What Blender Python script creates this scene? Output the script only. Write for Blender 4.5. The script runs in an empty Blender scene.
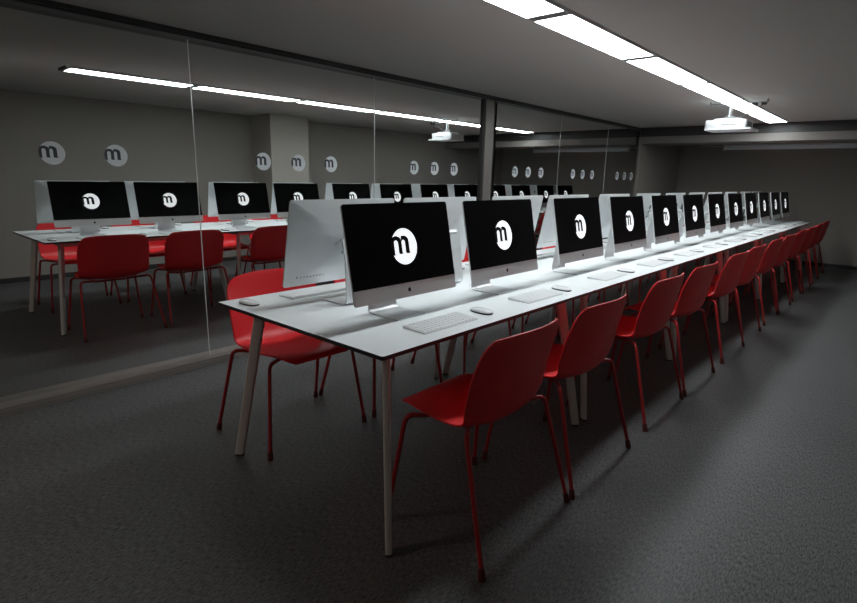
import bpy, bmesh, math, random
from mathutils import Vector, Matrix
random.seed(7)
PI = math.pi
scene = bpy.context.scene
COL = scene.collection

# ------------------------------------------------------------------ materials
def mat(name, col, rough=.5, metal=0., spec=.5, emit=None, estr=0., coat=0.):
    m = bpy.data.materials.new(name); m.use_nodes = True
    b = m.node_tree.nodes['Principled BSDF']
    b.inputs['Base Color'].default_value = (*col, 1)
    b.inputs['Roughness'].default_value = rough
    b.inputs['Metallic'].default_value = metal
    b.inputs['Specular IOR Level'].default_value = spec
    b.inputs['Coat Weight'].default_value = coat
    if emit:
        b.inputs['Emission Color'].default_value = (*emit, 1)
        b.inputs['Emission Strength'].default_value = estr
    return m

def mottled(name, a, b_, scale=3., rough=.7, bump=0., bscale=200., spec=.3, metal=0., detail=4):
    """two close shades mixed by noise in object space, optional fine bump"""
    m = mat(name, a, rough, metal, spec); nt = m.node_tree; N = nt.nodes; L = nt.links
    p = N['Principled BSDF']
    tc = N.new('ShaderNodeTexCoord'); ns = N.new('ShaderNodeTexNoise')
    ns.inputs['Scale'].default_value = scale; ns.inputs['Detail'].default_value = detail
    L.new(tc.outputs['Object'], ns.inputs['Vector'])
    mx = N.new('ShaderNodeMix'); mx.data_type = 'RGBA'
    mx.inputs[6].default_value = (*a, 1); mx.inputs[7].default_value = (*b_, 1)
    L.new(ns.outputs['Fac'], mx.inputs[0]); L.new(mx.outputs[2], p.inputs['Base Color'])
    if bump:
        n2 = N.new('ShaderNodeTexNoise'); n2.inputs['Scale'].default_value = bscale
        L.new(tc.outputs['Object'], n2.inputs['Vector'])
        bp = N.new('ShaderNodeBump'); bp.inputs['Strength'].default_value = bump
        bp.inputs['Distance'].default_value = .002
        L.new(n2.outputs['Fac'], bp.inputs['Height']); L.new(bp.outputs['Normal'], p.inputs['Normal'])
    return m

def floor_material():
    m = mat('woven_vinyl', (.06, .06, .06), .55, 0, .45); nt = m.node_tree; N = nt.nodes; L = nt.links
    p = N['Principled BSDF']; tc = N.new('ShaderNodeTexCoord')
    def noise(sx, sy, sc, det=3):
        mp = N.new('ShaderNodeMapping'); mp.inputs['Scale'].default_value = (sx, sy, 1)
        n = N.new('ShaderNodeTexNoise'); n.inputs['Scale'].default_value = sc; n.inputs['Detail'].default_value = det
        L.new(tc.outputs['Object'], mp.inputs['Vector']); L.new(mp.outputs['Vector'], n.inputs['Vector'])
        return n.outputs['Fac']
    def math_(op, a, b):
        n = N.new('ShaderNodeMath'); n.operation = op
        for i, v in enumerate((a, b)):
            if isinstance(v, (int, float)): n.inputs[i].default_value = v
            else: L.new(v, n.inputs[i])
        return n.outputs[0]
    streak = noise(24, 5, 9, 6)          # threads running along the room
    cross = noise(5, 32, 9, 5)           # weft
    patch = noise(.6, .5, 1.2, 3)
    fine = noise(1, 1, 160, 2)
    s = math_('ADD', math_('MULTIPLY', streak, .68), math_('MULTIPLY', cross, .22))
    s = math_('ADD', s, math_('MULTIPLY', patch, .16))
    s = math_('ADD', s, math_('MULTIPLY', fine, .25))
    mr = N.new('ShaderNodeMapRange'); mr.inputs[1].default_value = .50; mr.inputs[2].default_value = .76
    L.new(s, mr.inputs[0])
    mx = N.new('ShaderNodeMix'); mx.data_type = 'RGBA'
    mx.inputs[6].default_value = (*FLOOR_A, 1); mx.inputs[7].default_value = (*FLOOR_B, 1)
    L.new(mr.outputs[0], mx.inputs[0]); L.new(mx.outputs[2], p.inputs['Base Color'])
    bp = N.new('ShaderNodeBump'); bp.inputs['Strength'].default_value = .35; bp.inputs['Distance'].default_value = .002
    L.new(s, bp.inputs['Height']); L.new(bp.outputs['Normal'], p.inputs['Normal'])
    return m

FLOOR_A = (.012, .013, .0135); FLOOR_B = (.150, .152, .153)
M = {}
M['floor'] = floor_material()
M['wall'] = mottled('taupe_wall_paint', (.292, .273, .251), (.315, .295, .271), 1.2, .8, .15, 300, .25)
M['column'] = mottled('taupe_column_paint', (.40, .375, .342), (.425, .40, .366), 1.2, .8, .15, 300, .25)
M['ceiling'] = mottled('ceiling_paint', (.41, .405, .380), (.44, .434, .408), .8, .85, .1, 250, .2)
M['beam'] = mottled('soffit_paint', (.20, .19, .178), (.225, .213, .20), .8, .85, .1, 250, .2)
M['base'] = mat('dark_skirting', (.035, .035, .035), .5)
M['rail'] = mottled('brushed_frame_metal', (.23, .215, .20), (.28, .262, .245), 6, .42, 0, 1, .5, .5)
M['rail_dark'] = mat('dark_frame_metal', (.03, .03, .03), .5)
M['seam'] = mat('polished_glass_edge', (.72, .75, .74), .25, .3, .6)
M['mirror'] = mottled('silvered_mirror_glass', (.725, .745, .735), (.735, .755, .745), .5, .0, 0, 1, .5, 1.)
M['vinyl'] = mat('frosted_vinyl', (.80, .85, .88), .6)
M['vinyl_letter'] = mat('cut_out_letter', (.045, .055, .075), .4)
M['table'] = mottled('white_laminate', (.76, .80, .81), (.80, .84, .85), 2, .38, 0, 1, .4)
M['edge'] = mat('black_core_edge', (.012, .012, .013), .45)
M['leg'] = mottled('white_powder_coat', (.56, .53, .50), (.60, .57, .54), 8, .45, 0, 1, .4)
M['cap'] = mat('black_foot', (.02, .02, .02), .6)
M['shell'] = mottled('red_plastic_shell', (.66, .016, .022), (.70, .020, .026), 5, .42, .05, 500, .45)
M['tube'] = mottled('red_lacquered_tube', (.36, .014, .016), (.40, .017, .019), 9, .35, 0, 1, .5)
M['tubecap'] = mat('dark_red_glide', (.10, .012, .012), .6)
M['alu'] = mottled('brushed_aluminium', (.66, .68, .69), (.70, .72, .73), 12, .42, 0, 1, .5, .55)
M['glass'] = mat('black_display_glass', (.004, .004, .005), .3, 0, .05)
M['lit'] = mat('lit_emblem', (.8, .8, .8), .4, emit=(.93, .97, 1.), estr=.85)
M['black'] = mat('black_mark', (.006, .006, .006), .4)
M['unlit'] = mat('unlit_letter_pixels', (.004, .004, .005), .2, 0, .3)
M['keys'] = mottled('white_keycaps', (.80, .82, .83), (.84, .86, .87), 30, .5)
M['mouse'] = mat('glossy_white_plastic', (.82, .84, .85), .18)
M['mouse_base'] = mat('grey_mouse_base', (.05, .052, .055), .5)
M['diffuser'] = mat('light_diffuser', (.9, .9, .9), .5, emit=(.93, .985, 1.), estr=19.5)
M['joint'] = mat('grey_panel_joint', (.12, .12, .12), .6)
M['fixture'] = mat('white_fixture_frame', (.55, .56, .56), .5)
M['proj'] = mottled('white_projector_plastic', (.50, .52, .53), (.54, .56, .57), 8, .45)
M['lens'] = mat('dark_lens_glass', (.01, .012, .02), .05, 0, .8)
M['screen_case'] = mottled('pale_blue_grey_casing', (.80, .85, .90), (.82, .87, .92), 6, .4)
M['steel'] = mat('grey_steel', (.30, .31, .32), .35, .8)

# ------------------------------------------------------------------ helpers
def obj(name, bm, mats, parent=None, smooth=False, recalc=True, sharp=None):
    if recalc: bmesh.ops.recalc_face_normals(bm, faces=bm.faces)
    me = bpy.data.meshes.new(name); bm.to_mesh(me); bm.free()
    for m in (mats if isinstance(mats, (list, tuple)) else [mats]): me.materials.append(m)
    if smooth:
        for p in me.polygons: p.use_smooth = True
        me.set_sharp_from_angle(angle=math.radians(sharp or 40))
    o = bpy.data.objects.new(name, me); COL.objects.link(o)
    if parent: o.parent = parent
    return o
def tag(o, label, cat, group=None):
    o['label'] = label; o['category'] = cat
    if group: o['group'] = group
    return o
def thing(name, loc=(0, 0, 0), rz=0):
    o = bpy.data.objects.new(name, None); COL.objects.link(o)
    o.empty_display_size = .1; o.location = loc; o.rotation_euler = (0, 0, rz); return o
def dup(root, loc, rz=0.):
    r = root.copy(); COL.objects.link(r); r.scale = (1, 1, 1); r.location = loc; r.rotation_euler = (0, 0, rz)
    for k in ('label', 'category', 'group'):
        if k in r: del r[k]
    for ch in list(root.children):
        c = ch.copy(); COL.objects.link(c); c.parent = r
        for g in list(ch.children):
            d = g.copy(); COL.objects.link(d); d.parent = c
    return r
def struct(o): o['kind'] = 'structure'; return o

def box(bm, x0, x1, y0, y1, z0, z1, mi=0):
    v = [bm.verts.new((x, y, z)) for x in (x0, x1) for y in (y0, y1) for z in (z0, z1)]
    for f in ((0, 1, 3, 2), (4, 6, 7, 5), (0, 4, 5, 1), (2, 3, 7, 6), (0, 2, 6, 4), (1, 5, 7, 3)):
        bm.faces.new([v[i] for i in f]).material_index = mi
def bevel(bm, w, seg=2):
    bmesh.ops.recalc_face_normals(bm, faces=bm.faces)
    bmesh.ops.bevel(bm, geom=list(bm.edges), offset=w, segments=seg, affect='EDGES', profile=.6)
def rrect(w, h, r, n=5):
    """rounded rectangle outline centred on 0"""
    pts = []
    for cx, cy, a0 in ((w/2-r, h/2-r, 0), (-w/2+r, h/2-r, 90), (-w/2+r, -h/2+r, 180), (w/2-r, -h/2+r, 270)):
        for k in range(n+1):
            a = math.radians(a0+90*k/n); pts.append((cx+r*math.cos(a), cy+r*math.sin(a)))
    return pts
def loft(bm, loops, cap0=True, cap1=True, mi=0):
    vs = [[bm.verts.new(p) for p in lp] for lp in loops]
    n = len(vs[0])
    for a, b in zip(vs, vs[1:]):
        for i in range(n):
            bm.faces.new((a[i], a[(i+1) % n], b[(i+1) % n], b[i])).material_index = mi
    if cap0: bm.faces.new(vs[0][::-1]).material_index = mi
    if cap1: bm.faces.new(vs[-1]).material_index = mi
    return vs
def tube(bm, pts, rad, n=10, mi=0, caps=True):
    pts = [Vector(p) for p in pts]; m = len(pts)
    rads = rad if isinstance(rad, (list, tuple)) else [rad]*m
    t0 = (pts[1]-pts[0]).normalized()
    up = Vector((0, 0, 1)) if abs(t0.z) < .9 else Vector((1, 0, 0))
    nrm = (up - t0*up.dot(t0)).normalized(); loops = []
    for i, p in enumerate(pts):
        t = ((pts[min(i+1, m-1)]-p).normalized() + (p-pts[max(i-1, 0)]).normalized())
        t = t.normalized() if t.length else t0
        nrm = (nrm - t*nrm.dot(t)).normalized(); bn = t.cross(nrm)
        loops.append([p + nrm*math.cos(2*PI*k/n)*rads[i] + bn*math.sin(2*PI*k/n)*rads[i] for k in range(n)])
    loft(bm, loops, caps, caps, mi)
def fillet(pts, r, n=5):
    pts = [Vector(p) for p in pts]; out = [pts[0]]
    for a, b, c in zip(pts, pts[1:], pts[2:]):
        d1 = (a-b); d2 = (c-b); rr = min(r, d1.length*.45, d2.length*.45)
        p1 = b+d1.normalized()*rr; p2 = b+d2.normalized()*rr
        for k in range(n+1):
            t = k/n; out.append(p1*(1-t)**2 + b*2*t*(1-t) + p2*t*t)
    out.append(pts[-1]); return out
def cyl(bm, c, axis, r, h, n=24, mi=0):
    c = Vector(c); tube(bm, [c, c+Vector(axis).normalized()*h], r, n, mi)

# round emblem with the letter m breaking its left edge; f maps (right, up, out) to 3-D
def emblem(bm, R, f, flip=False, m_disc=0, m_let=1, e=.0006):
    s = -1 if flip else 1
    def poly(pts, w, mi):
        if flip: pts = pts[::-1]
        bm.faces.new([bm.verts.new(f(s*x*R, y*R, w)) for x, y in pts]).material_index = mi
    poly([(math.cos(2*PI*k/56), math.sin(2*PI*k/56)) for k in range(56)], e, m_disc)
    # first stem with its foot serif, cut by the rim
    yb, yt = -.40, .34
    ys = [.54-.98*k/12 for k in range(13)]
    rim = [(-math.sqrt(1-y*y)*1.02, y) for y in ys]
    edge = [(-.78 if y < .40 else -.74, y) if y > -.34 else (-.80+(-.34-y)*.5, y) for y in ys]
    for k in range(12): poly([rim[k], rim[k+1], edge[k+1], edge[k]], 2*e, m_let)
    def arch(xl, xr, tw):
        """arch from the stem at xl to the stem xr..xr+tw"""
        cx = (xl+xr)/2; hw = (xr-xl)/2; n = 10
        inn = [(cx-hw*math.cos(PI*k/n), .20+.17*math.sin(PI*k/n)) for k in range(n+1)]
        out = [(xl-.02+(xr+tw-xl+.02)*(.5-.5*math.cos(PI*k/n)), .24+.36*math.sin(PI*min(1, .22+.78*k/n))**.7) for k in range(n)] + [(xr+tw, .20)]
        for k in range(n):
            poly([inn[k], inn[k+1], out[k+1], out[k]], 2*e, m_let)
        poly([(xr, .2), (xr, yb+.03), (xr+tw*.5, yb), (xr+tw+.07, yb+.01), (xr+tw, yb+.08), (xr+tw, .2)], 2*e, m_let)
    arch(-.80, -.47, .27)
    arch(-.20, .07, .30)

# ------------------------------------------------------------------ room shell
W, D0, D1, H = -2.276, -3.6, 9.8, 2.112      # mirror wall x, rear wall y, far wall y, ceiling height
XR = 1.72                                    # wall on the aisle side
ZS = 1.872                                   # underside of the beam
# silvered surface, set back behind its frame and converging slightly towards the far end
def mx_(y): return -2.362+.0085*y
def my_(y):
    yy = y
    for _ in range(4): yy = -1.11+(y+1.11)*(1.16-mx_(yy))/(1.16+2.276)
    return yy
MPHI = -math.atan(.0085)
def slab(name, *a, m='wall'):
    bm = bmesh.new(); box(bm, *a); return struct(obj(name, bm, M[m]))
slab('floor', W-.25, XR+.25, D0-.1, D1+.1, -.1, 0, m='floor')
slab('ceiling', W-.25, XR+.25, D0-.1, D1+.1, H, H+.1, m='ceiling')
slab('wall_far', W-.25, XR+.25, D1, D1+.1, 0, H)
slab('wall_rear', W-.25, XR+.25, D0-.1, D0, 0, H)
slab('wall_right', XR, XR+.1, D0, D1, 0, H)
slab('wall_left', W-.20, W-.12, D0, D1, 0, H)
slab('trim_1', W-.12, W, 7.84, D1, 0, H, m='wall')          # wall after the mirror
slab('trim_2', W-.12, W, D0, -.985, 0, H, m='wall')
slab('trim_3', 1.20, XR, 3.34, 3.98, 0, H, m='column')      # column on the aisle wall
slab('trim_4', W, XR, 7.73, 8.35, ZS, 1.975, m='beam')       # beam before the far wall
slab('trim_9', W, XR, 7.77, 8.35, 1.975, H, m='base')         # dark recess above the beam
slab('baseboard_far', W, XR, D1-.014, D1, 0, .055, m='base')
slab('baseboard_right', XR-.014, XR, D0, D1-.014, 0, .055, m='base')
slab('baseboard_left', W, W+.012, 7.86, D1-.014, 0, .055, m='base')
# frame of the mirror wall: head rail, floor channel, post
bm = bmesh.new(); box(bm, W-.12, W+.008, -1.0, 7.84, H-.022, H); box(bm, W-.12, W+.000, -1.0, 7.84, H-.036, H-.022); struct(obj('trim_5', bm, M['rail_dark']))
bm = bmesh.new(); box(bm, W-.12, W+.012, -1.0, 7.84, 0, .030); box(bm, W-.12, W+.004, -1.0, 7.84, .030, .044); struct(obj('trim_6', bm, M['rail']))
bm = bmesh.new(); box(bm, W-.12, W-.02, 3.655, 3.800, .044, H-.036); bevel(bm, .004, 1)
struct(obj('trim_7', bm, M['rail']))
bm = bmesh.new(); box(bm, W-.12, W-.035, 3.630, 3.655, .044, H-.036); box(bm, W-.12, W-.035, 3.800, 3.825, .044, H-.036)
struct(obj('trim_8', bm, M['rail_dark']))

# mirror panes, each with its round decals
panes = [(-.985, .547, [-.53, -.22, .09], 'tall mirror pane at the near left end, cropped by the left edge of the photo'),
         (.553, 2.072, [1.03, 1.32, 1.62], 'tall mirror pane showing the pale reflected column behind its three round decals'),
         (2.078, 3.585, [2.56, 2.84, 3.13], 'tall mirror pane ending at the metal post, reflecting the white projector'),
         (3.815, 5.200, [4.22, 4.50, 4.79], 'mirror pane directly beyond the metal post, reflecting the end of the light strip'),
         (5.206, 6.580, [5.61, 5.89, 6.18], 'narrow looking mirror pane, second beyond the metal post'),
         (6.586, 7.840, [7.03, 7.30, 7.57], 'farthest mirror pane, ending where the plain grey wall begins')]
for y0, y1, dec, lab in panes:
    y0, y1e = my_(y0), y1; y1 = my_(y1) if y1 < 7 else 7.84; dec = [my_(y) for y in dec]
    t = thing('mirror_pane', (mx_((y0+y1)/2), (y0+y1)/2, 0), MPHI); yc = (y0+y1)/2
    tag(t, lab, 'mirror', 'mirror panes along the left wall')
    bm = bmesh.new(); box(bm, -.012, 0, y0-yc, y1-yc, .044, H-.036); obj('mirror_glass', bm, M['mirror'], t)
    for s in ((y1-yc),):
        if y1e in (3.585, 7.840): continue
        bm = bmesh.new(); box(bm, -.012, .002, s, s+.006, .044, H-.036); obj('glass_edge', bm, M['seam'], t)
    for y in dec:
        bm = bmesh.new()
        emblem(bm, .061, lambda a, b, c, y=y: (c, y-yc+a, 1.368+b)); obj('round_decal', bm, [M['vinyl'], M['vinyl_letter']], t, recalc=False)

# ------------------------------------------------------------------ ceiling lights
LX0, LX1, LY0, LP = -.492, -.282, .302, 1.216
lt = None
lnames = ['nearest ceiling light panel, out of the frame above, seen only in the mirror',
          'second ceiling light panel, partly cropped by the top edge of the photo',
          'third ceiling light panel from the camera, between two thin dark joints',
          'fourth ceiling light panel, in the middle distance of the strip',
          'fifth ceiling light panel, the one just above the projector mount',
          'farthest ceiling light panel, ending just before the dropped soffit']
for i in range(6):
    if lt is None:
        lt = thing('ceiling_light', ((LX0+LX1)/2, LY0+LP/2, H)); t = lt
        bm = bmesh.new(); hw = (LX1-LX0)/2; hl = LP/2
        for a in ((-hw-.004, -hw, -hl, hl), (hw, hw+.004, -hl, hl)): box(bm, *a, -.019, 0)
        obj('side_frame', bm, M['fixture'], t)
        for q in (-1, 1):
            bm = bmesh.new(); box(bm, -hw, hw, min(q*hl, q*(hl-.042)), max(q*hl, q*(hl-.042)), -.0195, 0); obj('end_joint', bm, M['joint'], t)
        bm = bmesh.new(); box(bm, -hw, hw, -hl+.042, hl-.042, -.019, -.002); obj('light_diffuser', bm, M['diffuser'], t)
    else: t = dup(lt, ((LX0+LX1)/2, LY0+LP*(i+.5), H))
    if i == 0: t.scale.y = .90; t.location.y += LP*.05
    tag(t, lnames[i], 'ceiling light', 'ceiling light panels in one strip')

# ------------------------------------------------------------------ tables
TZ = .74; TW = 1.03; TL = 1.5
def leg_loop(cx, cy, z, w, t, ang):
    c, s = math.cos(ang), math.sin(ang)
    return [(cx+c*a-s*b, cy+s*a+c*b, z) for a, b in rrect(w, t, min(t, w)*.3, 3)]
def make_table(round_end=0):
    t = thing('desk_table')
    bm = bmesh.new()
    pts = rrect(TW, TL-.0006, .010, 4)
    if round_end:
        pts = [(x, y) for x, y in pts]
    loft(bm, [[(x, y, z) for x, y in pts] for z in (TZ-.014, TZ-.0015)])
    pin = [(x*(1-.0006), y*(1-.0003)) for x, y in pts]
    vs = loft(bm, [[(x, y, TZ-.0015) for x, y in pts], [(x, y, TZ) for x, y in pin]], False, True)
    for f in bm.faces:
        if all(abs(v.co.z-TZ) < 1e-5 for v in f.verts): f.material_index = 1
    bmesh.ops.remove_doubles(bm, verts=bm.verts, dist=1e-5)
    obj('tabletop', bm, [M['edge'], M['table']], t)
    bm = bmesh.new()
    for a in ((-.40, .40, -.62, -.59), (-.40, .40, .59, .62), (-.40, -.37, -.59, .59), (.37, .40, -.59, .59)):
        box(bm, *a, TZ-.054, TZ-.014)
    obj('under_frame', bm, M['leg'], t)
    for sx in (-1, 1):
        for sy in (-1, 1):
            bx, by = sx*(TW/2-.018), sy*(TL/2-.05); tx, ty = sx*(TW/2-.125), sy*(TL/2-.135)
            ang = math.atan2(sy, sx)
            bm = bmesh.new()
            loft(bm, [leg_loop(bx+(tx-bx)*k, by+(ty-by)*k, .010+(TZ-.026)*k, .041+.009*k, .024+.005*k, ang) for k in (0, .5, 1)])
            lg = obj('leg', bm, M['leg'], t, smooth=True)
            bm = bmesh.new(); loft(bm, [leg_loop(bx, by, z, .039, .022, ang) for z in (0, .010)])
            obj('foot_pad', bm, M['cap'], lg)
    return t
tl = ['nearest white table of the long row, its near corner closest to the camera', 'second white table of the row, joined beyond the nearest one',
      'third white table of the row, counted from the near end', 'fourth white table of the row, counted from the near end',
      'fifth white table of the row, the last but one before the far wall', 'farthest white table of the row, beside the grey far wall']
tb = make_table()
XC = -TW/2
for i in range(6):
    loc = (XC, TL*(i+.5), 0)
    if i == 0: t = tb; t.location = loc
    else: t = dup(tb, loc)
    tag(t, tl[i], 'table', 'white tables pushed end to end')

# ------------------------------------------------------------------ chairs (local: sitter faces -x, back at +x)
def make_chair():
    t = thing('shell_chair')
    prof = [(-.262, .438, .150), (-.258, .452, .170), (-.245, .461, .188), (-.20, .465, .208), (-.13, .460, .224), (-.05, .451, .236), (.02, .444, .243),
            (.07, .443, .248), (.108, .453, .252), (.136, .473, .254), (.155, .503, .256), (.168, .543, .258), (.180, .596, .259), (.190, .654, .259),
            (.200, .711, .257), (.207, .752, .252), (.212, .783, .236), (.215, .802, .200)]
    n = 20
    def pt(i, u, off=0.):
        d, z, hw = prof[i]
        back = min(1, max(0, (i-6)/5))
        e = abs(u)**2.1
        d2 = d - back*(.070 if i < 14 else .070-.006*(i-13))*e
        z2 = z + (1-back)*(.012*e if i > 2 else .0) + (.03*e*(1-abs(i-7.5)/3.5) if abs(i-7.5) < 3.5 else 0)
        if i >= 14: z2 -= .016*abs(u)**3
        return Vector((d2, u*hw, z2))
    bm = bmesh.new(); G = []
    for i in range(len(prof)):
        G.append([pt(i, math.sin(PI/2*(2*j/n-1)*.92)/math.sin(PI/2*.92)) for j in range(n+1)])
    th = .009; nr = []
    for i in range(len(G)):
        row = []
        for j in range(n+1):
            a = G[min(i+1, len(G)-1)][j]-G[max(i-1, 0)][j]; b = G[i][min(j+1, n)]-G[i][max(j-1, 0)]
            row.append(b.cross(a).normalized())
        nr.append(row)
    # nr points to the underside / rear (checked by sign)
    sgn = 1 if nr[4][n//2].z < 0 else -1
    V0 = [[bm.verts.new(p) for p in r] for r in G]
    V1 = [[bm.verts.new(G[i][j]+nr[i][j]*sgn*th) for j in range(n+1)] for i in range(len(G))]
    for i in range(len(G)-1):
        for j in range(n):
            bm.faces.new((V0[i][j], V0[i][j+1], V0[i+1][j+1], V0[i+1][j]))
            bm.faces.new((V1[i][j], V1[i+1][j], V1[i+1][j+1], V1[i][j+1]))
        for j in (0, n):
            bm.faces.new((V0[i][j], V0[i+1][j], V1[i+1][j], V1[i][j]))
    for i in (0, len(G)-1):
        for j in range(n): bm.faces.new((V0[i][j], V1[i][j], V1[i][j+1], V0[i][j+1]))
    s = obj('seat_shell', bm, M['shell'], t, smooth=True, sharp=50)
    md = s.modifiers.new('smooth', 'SUBSURF'); md.levels = 1; md.render_levels = 1
    # under-seat frame and legs
    for sy in (-1, 1):
        for front in (1, 0):
            if front: foot = (-.225, sy*.285, .012); knee = (-.175, sy*.238, .436); inn = (-.10, sy*.13, .427)
            else: foot = (.232, sy*.300, .012); knee = (.118, sy*.258, .446); inn = (.03, sy*.13, .424)
            bm = bmesh.new(); tube(bm, fillet([foot, knee, inn], .034, 6), .0088, 10)
            lg = obj('leg', bm, M['tube'], t, smooth=True)
            bm = bmesh.new(); f = Vector(foot); d = (Vector(knee)-f).normalized()
            tube(bm, [Vector((f.x, f.y, 0)), Vector((f.x, f.y, .010)), f+d*.022, f+d*.030], [.0125, .0130, .0115, .0095], 12)
            obj('glide', bm, M['tubecap'], lg, smooth=True)
    bm = bmesh.new()
    for sy in (-1, 1): tube(bm, [(-.10, sy*.13, .427), (.03, sy*.13, .420)], .0088, 8)
    tube(bm, [(-.10, -.13, .427), (-.10, .13, .427)], .008, 8); tube(bm, [(.03, -.13, .420), (.03, .13, .420)], .008, 8)
    obj('seat_frame', bm, M['tube'], t, smooth=True)
    return t
NTH = ['nearest', 'second', 'third', 'fourth', 'fifth', 'sixth', 'seventh', 'eighth', 'ninth', 'tenth', 'eleventh', 'farthest']
RY = [.466, 1.105, 1.95, 2.61, 3.47, 4.11, 4.96, 5.60, 6.46, 7.12, 7.95, 8.62]
LY = [.41, 1.055, 1.85, 2.55, 3.37, 4.02, 4.88, 5.53, 6.37, 7.03, 7.86, 8.50]
def count(i, row):
    if i == 0: return 'nearest the camera'
    if i == 11: return 'farthest from camera'
    return NTH[i] + ' from near end'
ch = None
for i, y in enumerate(RY):
    loc = (.06+(random.random()-.5)*.02*(i > 1), y, 0); rz = (random.random()-.5)*.04 if i else .015
    if ch is None: ch = make_chair(); t = ch; t.location = loc; t.rotation_euler.z = rz
    else: t = dup(ch, loc, rz)
    tag(t, 'red shell chair seen from behind, on the aisle side, ' + count(i, 0), 'chair', 'red chairs on the aisle side')
for i, y in enumerate(LY):
    loc = (-2*.515-.06+(random.random()-.5)*.02*(i > 1), y, 0); rz = PI+(random.random()-.5)*.04
    t = dup(ch, loc, rz)
    tag(t, 'red shell chair between table and mirror wall, ' + count(i, 0), 'chair', 'red chairs on the mirror side')

# ------------------------------------------------------------------ computers (local: screen faces +x)
PW, PH = .576, .3693
P0 = Vector((.088, 0, .085)); PU = Vector((-.073, 0, .362)).normalized(); PN = Vector((.362, 0, .073)).normalized()
def pf(a, b, c): return P0 + Vector((0, a, 0)) + PU*b + PN*c
def apple(bm, f, s, w):
    body = []
    for k in range(36):
        a = 2*PI*k/36; r = 1 + .06*math.cos(2*a) - (.16 if abs(a-PI/2) < .2 else 0) - (.08 if abs(a-3*PI/2) < .2 else 0)
        x, y = r*math.cos(a)*.92, r*math.sin(a)
        d = math.hypot(x-1.12, y-.12)
        if d < .46: x = 1.12-math.sqrt(max(0, .46**2-(y-.12)**2))
        body.append((x, y))
    bm.faces.new([bm.verts.new(f(x*s, y*s, w)) for x, y in body])
    bm.faces.new([bm.verts.new(f(x*s, y*s, w)) for x, y in ((0, 1.1), (.08, 1.42), (.42, 1.62), (.34, 1.28))])
def make_computer(flip=False, er=.071, ec=.455):
    t = thing('desktop_computer')
    # housing: thin edge, domed back
    bm = bmesh.new(); loops = []
    for k, dep in [(1, 0), (1, .006), (.97, .0085), (.90, .014), (.78, .023), (.62, .033), (.44, .041), (.25, .045), (.08, .046)]:
        loops.append([pf(x, PH/2+y, -dep) for x, y in rrect(PW*k, PH*k if k == 1 else PH*k, max(.011*k, .004)+(1-k)*.05, 5)])
    loft(bm, loops); hs = obj('housing', bm, M['alu'], t, smooth=True, sharp=35)
    bm = bmesh.new()
    for k in range(9): 
        a = .235-.0165*k
        sc = .0035 if k not in (0,) else .005
        bm.faces.new([bm.verts.new(pf(a+x*(1.4 if 2 < k < 8 else .8), .045+y, -.0155)) for x, y in rrect(.006, sc*1.5, .0015, 2)][::-1])
    # row of ports sits in a slot proud of the dome
    ob = obj('port_row', bm, M['black'], hs, recalc=False)
    for v in ob.data.vertices:
        # press each port onto the dome surface
        rel = v.co - P0; a = rel.y; b = rel.dot(PU)-PH/2
        k = max(abs(a)/(PW/2), abs(b)/(PH/2))
        tab = [(1, .006), (.97, .0085), (.90, .014), (.78, .023), (.62, .033), (.44, .041), (.25, .045), (0, .046)]
        dep = .046
        for (k1, d1), (k2, d2) in zip(tab, tab[1:]):
            if k2 <= k <= k1: dep = d1+(d2-d1)*(k1-k)/(k1-k2)
        v.co = pf(a, b+PH/2, -dep-.0006)
    bm = bmesh.new(); apple(bm, lambda x, y, w: pf(-x, .255+y, -w), .021, .0475); obj('rear_fruit_emblem', bm, M['black'], hs, recalc=False)
    bm = bmesh.new(); apple(bm, lambda x, y, w: pf(x, .0285+y, w), .0095, .0006); obj('front_fruit_emblem', bm, M['black'], hs, recalc=False)
    # display glass
    gh = PH-.057
    bm = bmesh.new(); o = rrect(PW-.002, gh, .010, 5)
    o = [(x, y if y > -gh/2+.0101 else y) for x, y in o]
    o = [(math.copysign(PW/2-.001, x) if y < -gh/2+.011 else x, -gh/2 if y < -gh/2+.011 else y) for x, y in o]
    loft(bm, [[pf(x, .057+gh/2+y, c) for x, y in o] for c in (.0001, .0014)])
    bmesh.ops.remove_doubles(bm, verts=bm.verts, dist=1e-6)
    sc = obj('display_glass', bm, M['glass'], t)
    bm = bmesh.new(); emblem(bm, er, lambda a, b, c: pf(a, .057+gh*ec+b, .0015+c), flip)
    obj('screen_emblem', bm, [M['lit'], M['unlit']], sc, recalc=False)
    # stand: foot plate curving up into the neck
    bm = bmesh.new(); path = []
    outl = [(.095, .0), (-.04, .0), (-.062, .003), (-.074, .014), (-.076, .032), (-.072, .07), (-.062, .19), (-.045, .262), (-.036, .285)]
    wid = [.082, .082, .082, .081, .080, .078, .074, .071, .069]
    loops = []
    for k, (x, z) in enumerate(outl):
        a = Vector((outl[max(k-1, 0)][0], outl[max(k-1, 0)][1])); b = Vector((outl[min(k+1, 8)][0], outl[min(k+1, 8)][1]))
        d = (b-a).normalized(); nx, nz = -d.y, d.x        # towards outside of the bend is below/behind
        th = .006
        nx, nz = (d.y, -d.x)
        w = wid[k]
        loops.append([(x, -w, z), (x, w, z), (x+nx*th, w, z+nz*th), (x+nx*th, -w, z+nz*th)])
    zmin = min(p[2] for l in loops[:3] for p in l)
    loops = [[(p[0], p[1], max(p[2]-(zmin if zmin < 0 else 0), 0)) for p in l] for l in loops]
    loft(bm, loops); bevel(bm, .0012, 1)
    st = obj('stand', bm, M['alu'], t, smooth=True, sharp=35)
    bm = bmesh.new(); cyl(bm, (-.036, -.05, .268), (0, 1, 0), .011, .10, 16); obj('hinge', bm, M['alu'], st, smooth=True)
    return t
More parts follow.
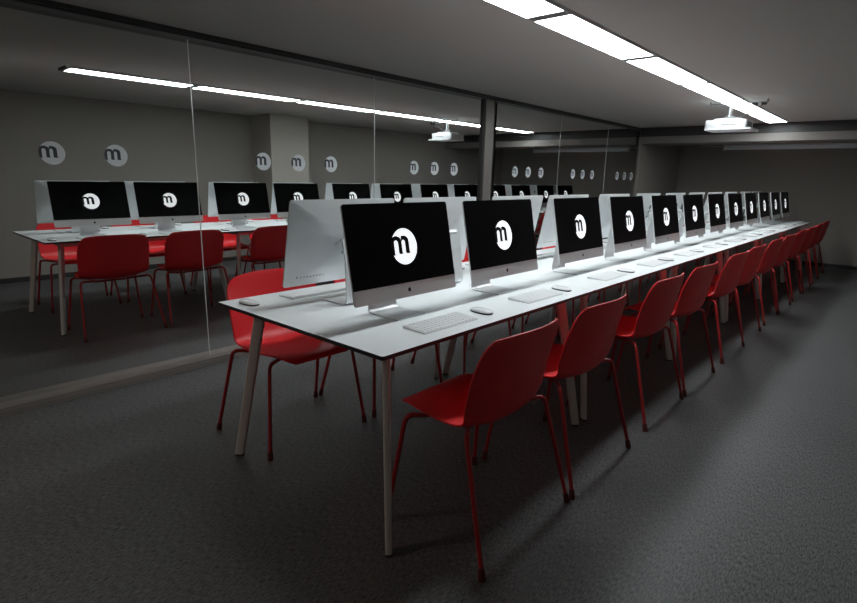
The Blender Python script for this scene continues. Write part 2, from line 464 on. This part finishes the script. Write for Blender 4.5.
def make_keyboard():
    t = thing('keyboard')      # local: typist at +x, width along y
    bm = bmesh.new()
    lp = rrect(.115, .315, .006, 3)
    loft(bm, [[(x, y, 0) for x, y in lp], [(x, y, .0035+.0075*(.0575-x)/.115) for x, y in lp]])
    bevel_ok = True
    obj('keyboard_base', bm, M['alu'], t)
    bm = bmesh.new()
    for r in range(6):
        x0 = .050-.0185*r - .0155
        if r == 5: x0 = .050-.0185*5-.008
        y = -.151; cnt = 0
        keys = [.0195]*15
        if r == 0: keys = [.0195]*3+[.024]+[.1]+[.024]+[.0195]*4
        tot = sum(keys); sc = .302/tot
        for wk in keys:
            h = .0155 if r < 5 else .008
            z = .0035+.0075*(.0575-(x0+h/2))/.115
            box(bm, x0, x0+h, y+.0014, y+wk*sc-.0014, z-.0004, z+.0022); y += wk*sc
    obj('key_block', bm, M['keys'], t)
    return t
def make_mouse():
    t = thing('computer_mouse')
    def lp(s, z): return [(x*s, y*s, z) for x, y in [(.056*math.copysign(abs(math.cos(a))**.8, math.cos(a)), .028*math.copysign(abs(math.sin(a))**.75, math.sin(a))) for a in [2*PI*k/28 for k in range(28)]]]
    bm = bmesh.new(); loft(bm, [lp(.93, 0), lp(.99, .003), lp(1, .007)]); obj('mouse_base', bm, M['mouse_base'], t, smooth=True)
    bm = bmesh.new(); loft(bm, [lp(1, .007), lp(.98, .010), lp(.90, .0135), lp(.72, .0165), lp(.45, .018), lp(.15, .0185)]); obj('mouse_shell', bm, M['mouse'], t, smooth=True)
    return t

RM = [.417, 1.110] + [.428+.748*i for i in range(2, 12)]
LM = [.432, 1.075, 1.81, 2.47, 3.25, 4.00, 4.75, 5.47, 6.20, 6.95, 7.75, 8.47]
cR = cL = kb = ms = None
for side, ys in (('aisle', RM), ('mirror', LM)):
    for i, y in enumerate(ys):
        R_ = side == 'aisle'; s = 1 if R_ else -1
        jit = (random.random()-.5)*(.014 if i > 1 else .0)
        mx = lambda d: (d if R_ else -2*.515-d)
        loc = (mx(-.365), y, TZ); rz = (0 if R_ else PI)+jit
        if R_:
            if cR is None: cR = make_computer(); t = cR; t.location = loc; t.rotation_euler.z = rz
            else: t = dup(cR, loc, rz)
        else:
            if cL is None: cL = make_computer(True, .065, .475); t = cL; t.location = loc; t.rotation_euler.z = rz
            else: t = dup(cL, loc, rz)
        if R_: tag(t, 'silver all-in-one computer, black screen towards the aisle, ' + count(i, 0), 'computer', 'computers facing the aisle')
        else: tag(t, 'silver all-in-one computer, back towards camera, screen facing mirror, ' + count(i, 0), 'computer', 'computers facing the mirror')
        ky = y+.018*s + (random.random()-.5)*.03*(i > 0); kz = (random.random()-.5)*.05
        lk = (mx(-.128), ky, TZ)
        if kb is None: kb = make_keyboard(); t = kb; t.location = lk; t.rotation_euler.z = kz
        else: t = dup(kb, lk, kz + (0 if R_ else PI))
        tag(t, 'slim white-keyed keyboard on the %s side of the table, ' % side + count(i, 0), 'keyboard', 'keyboards on the %s side' % side)
        my = ky+s*(.245 if R_ else .30) + (random.random()-.5)*.03
        if not R_ and i == 0: my = .078
        if R_ and i == 0: my = .690
        lm = (mx(-.125), my, TZ); mzr = (random.random()-.5)*.3
        if ms is None: ms = make_mouse(); t = ms; t.location = lm; t.rotation_euler.z = mzr
        else: t = dup(ms, lm, mzr)
        tag(t, 'white computer mouse on the %s side of the table, ' % side + count(i, 0), 'mouse', 'mice on the %s side' % side)

# ------------------------------------------------------------------ projector on its ceiling mount
t = thing('projector', (-.42, 5.32, 1.82)); tag(t, 'white projector hanging under the light strip near the far end', 'projector')
bm = bmesh.new()
lp0 = rrect(.385, .30, .02, 4)
loft(bm, [[(x*s, y*s, z) for x, y in lp0] for s, z in ((.965, .016), (1, .024), (1, .090), (.975, .100))]); obj('projector_body', bm, M['proj'], t, smooth=True)
bm = bmesh.new(); loft(bm, [[(x+.030, y, z) for x, y in rrect(.44, .34, .02, 4)] for z in (0, .016)]); obj('bottom_tray', bm, M['proj'], t)
bm = bmesh.new(); loft(bm, [[(x*s, y*s, z) for x, y in rrect(.26, .22, .02, 4)] for s, z in ((1, .100), (.95, .116))]); obj('top_cover', bm, M['proj'], t)
bm = bmesh.new(); cyl(bm, (-.10, .148, .060), (0, 1, 0), .034, .03, 24); o = obj('lens_barrel', bm, M['cap'], t, smooth=True)
bm = bmesh.new(); cyl(bm, (-.10, .1782, .060), (0, 1, 0), .027, .002, 24); obj('lens_glass', bm, M['lens'], o, smooth=True)
bm = bmesh.new()
for k in range(7): box(bm, .1925, .1935, -.10+.028*k, -.085+.028*k, .035, .080)
for k in range(6): box(bm, -.03+.022*k, -.018+.022*k, -.151, -.150, .045, .058)
obj('vent_slots', bm, M['cap'], t)
t = thing('projector_mount', (-.42, 5.30, H)); tag(t, 'metal ceiling mount with a short pole and crossbar holding the projector', 'projector mount')
bm = bmesh.new(); cyl(bm, (0, 0, H and -.157), (0, 0, 1), .019, .125, 18); cyl(bm, (0, 0, -.157), (0, 0, 1), .045, .012, 24); obj('pole', bm, M['steel'], t, smooth=True)
bm = bmesh.new(); box(bm, -.20, .33, -.014, .014, -.034, -.022); box(bm, -.20, -.19, -.014, .014, -.022, 0); box(bm, .32, .33, -.014, .014, -.022, 0); obj('crossbar', bm, M['steel'], t)
bm = bmesh.new(); box(bm, .20, .235, -.05, .02, -.052, -.034); obj('clamp', bm, M['cap'], t)
bm = bmesh.new(); box(bm, .275, .31, -.02, .05, -.052, -.034); obj('clamp', bm, M['cap'], t)
bm = bmesh.new()
tube(bm, fillet([(.22, -.01, -.045), (.20, -.02, -.075), (.14, 0, -.10), (.11, .02, -.150)], .03, 4), .0045, 8)
tube(bm, fillet([(.29, 0, -.045), (.24, .02, -.085), (.16, .04, -.12), (.13, .05, -.150)], .03, 4), .0045, 8)
obj('cable', bm, M['cap'], t, smooth=True)

# ------------------------------------------------------------------ rolled projection screen at the far wall
t = thing('projection_screen', (-.42, 9.43, 1.895)); tag(t, 'long pale roller casing of a rolled up projection screen before the far wall', 'projection screen')
bm = bmesh.new(); tube(bm, [(-1.02, 0, 0), (1.05, 0, 0)], .036, 20); box(bm, -1.02, 1.05, -.012, .012, -.045, -.03); obj('roller_casing', bm, M['screen_case'], t, smooth=True)
for x in (-1.045, 1.05):
    bm = bmesh.new(); box(bm, x, x+.025, -.042, .042, -.052, .040); bevel(bm, .004, 1); e = obj('end_cap', bm, M['fixture'], t)
    bm = bmesh.new(); box(bm, x+.004, x+.021, .042, .37, -.01, .01); obj('wall_bracket', bm, M['steel'], e)
bm = bmesh.new(); tube(bm, fillet([(-1.045, 0, .01), (-1.30, .02, .022), (-1.42, .10, .03)], .05, 4), .006, 8); obj('power_cable', bm, M['fixture'], t, smooth=True)

# ------------------------------------------------------------------ camera
f, yaw, pitch, roll = 541.636, .721, .226, .023
cy, sy, cp, sp = math.cos(yaw), math.sin(yaw), math.cos(pitch), math.sin(pitch)
F = Vector((-sy*cp, cy*cp, -sp)); R = Vector((cy, sy, 0)); U = R.cross(F)
R2 = R*math.cos(roll)+U*math.sin(roll); U2 = U*math.cos(roll)-R*math.sin(roll)
cam = bpy.data.cameras.new('camera'); co = bpy.data.objects.new('camera', cam); COL.objects.link(co)
mw = Matrix((R2, U2, -F)).transposed().to_4x4(); mw.translation = Vector((1.16, -1.11, 1.288)); co.matrix_world = mw
cam.sensor_width = 36; cam.lens = f/857*36; cam.clip_start = .05
scene.camera = co

# ------------------------------------------------------------------ world and colour
w = bpy.data.worlds.new('world'); scene.world = w; w.use_nodes = True
w.node_tree.nodes['Background'].inputs[0].default_value = (.5, .5, .5, 1); w.node_tree.nodes['Background'].inputs[1].default_value = .0
vs = scene.view_settings; vs.view_transform = 'Standard'; vs.look = 'None'; vs.exposure = 0; vs.gamma = 1; vs.use_curve_mapping = False
cyc = scene.cycles; cyc.use_denoising = True; cyc.max_bounces = 10; cyc.diffuse_bounces = 5; cyc.glossy_bounces = 6

# added warm fill light, unseen behind the camera, to warm the foreground floor
l = bpy.data.lights.new('rear_fill_light', 'AREA'); l.shape = 'RECTANGLE'; l.size = .6; l.size_y = .6; l.energy = 15; l.color = (1, .86, .76)
lo = bpy.data.objects.new('rear_fill_light', l); COL.objects.link(lo); lo.location = (-1.7, -2.3, H-.01)
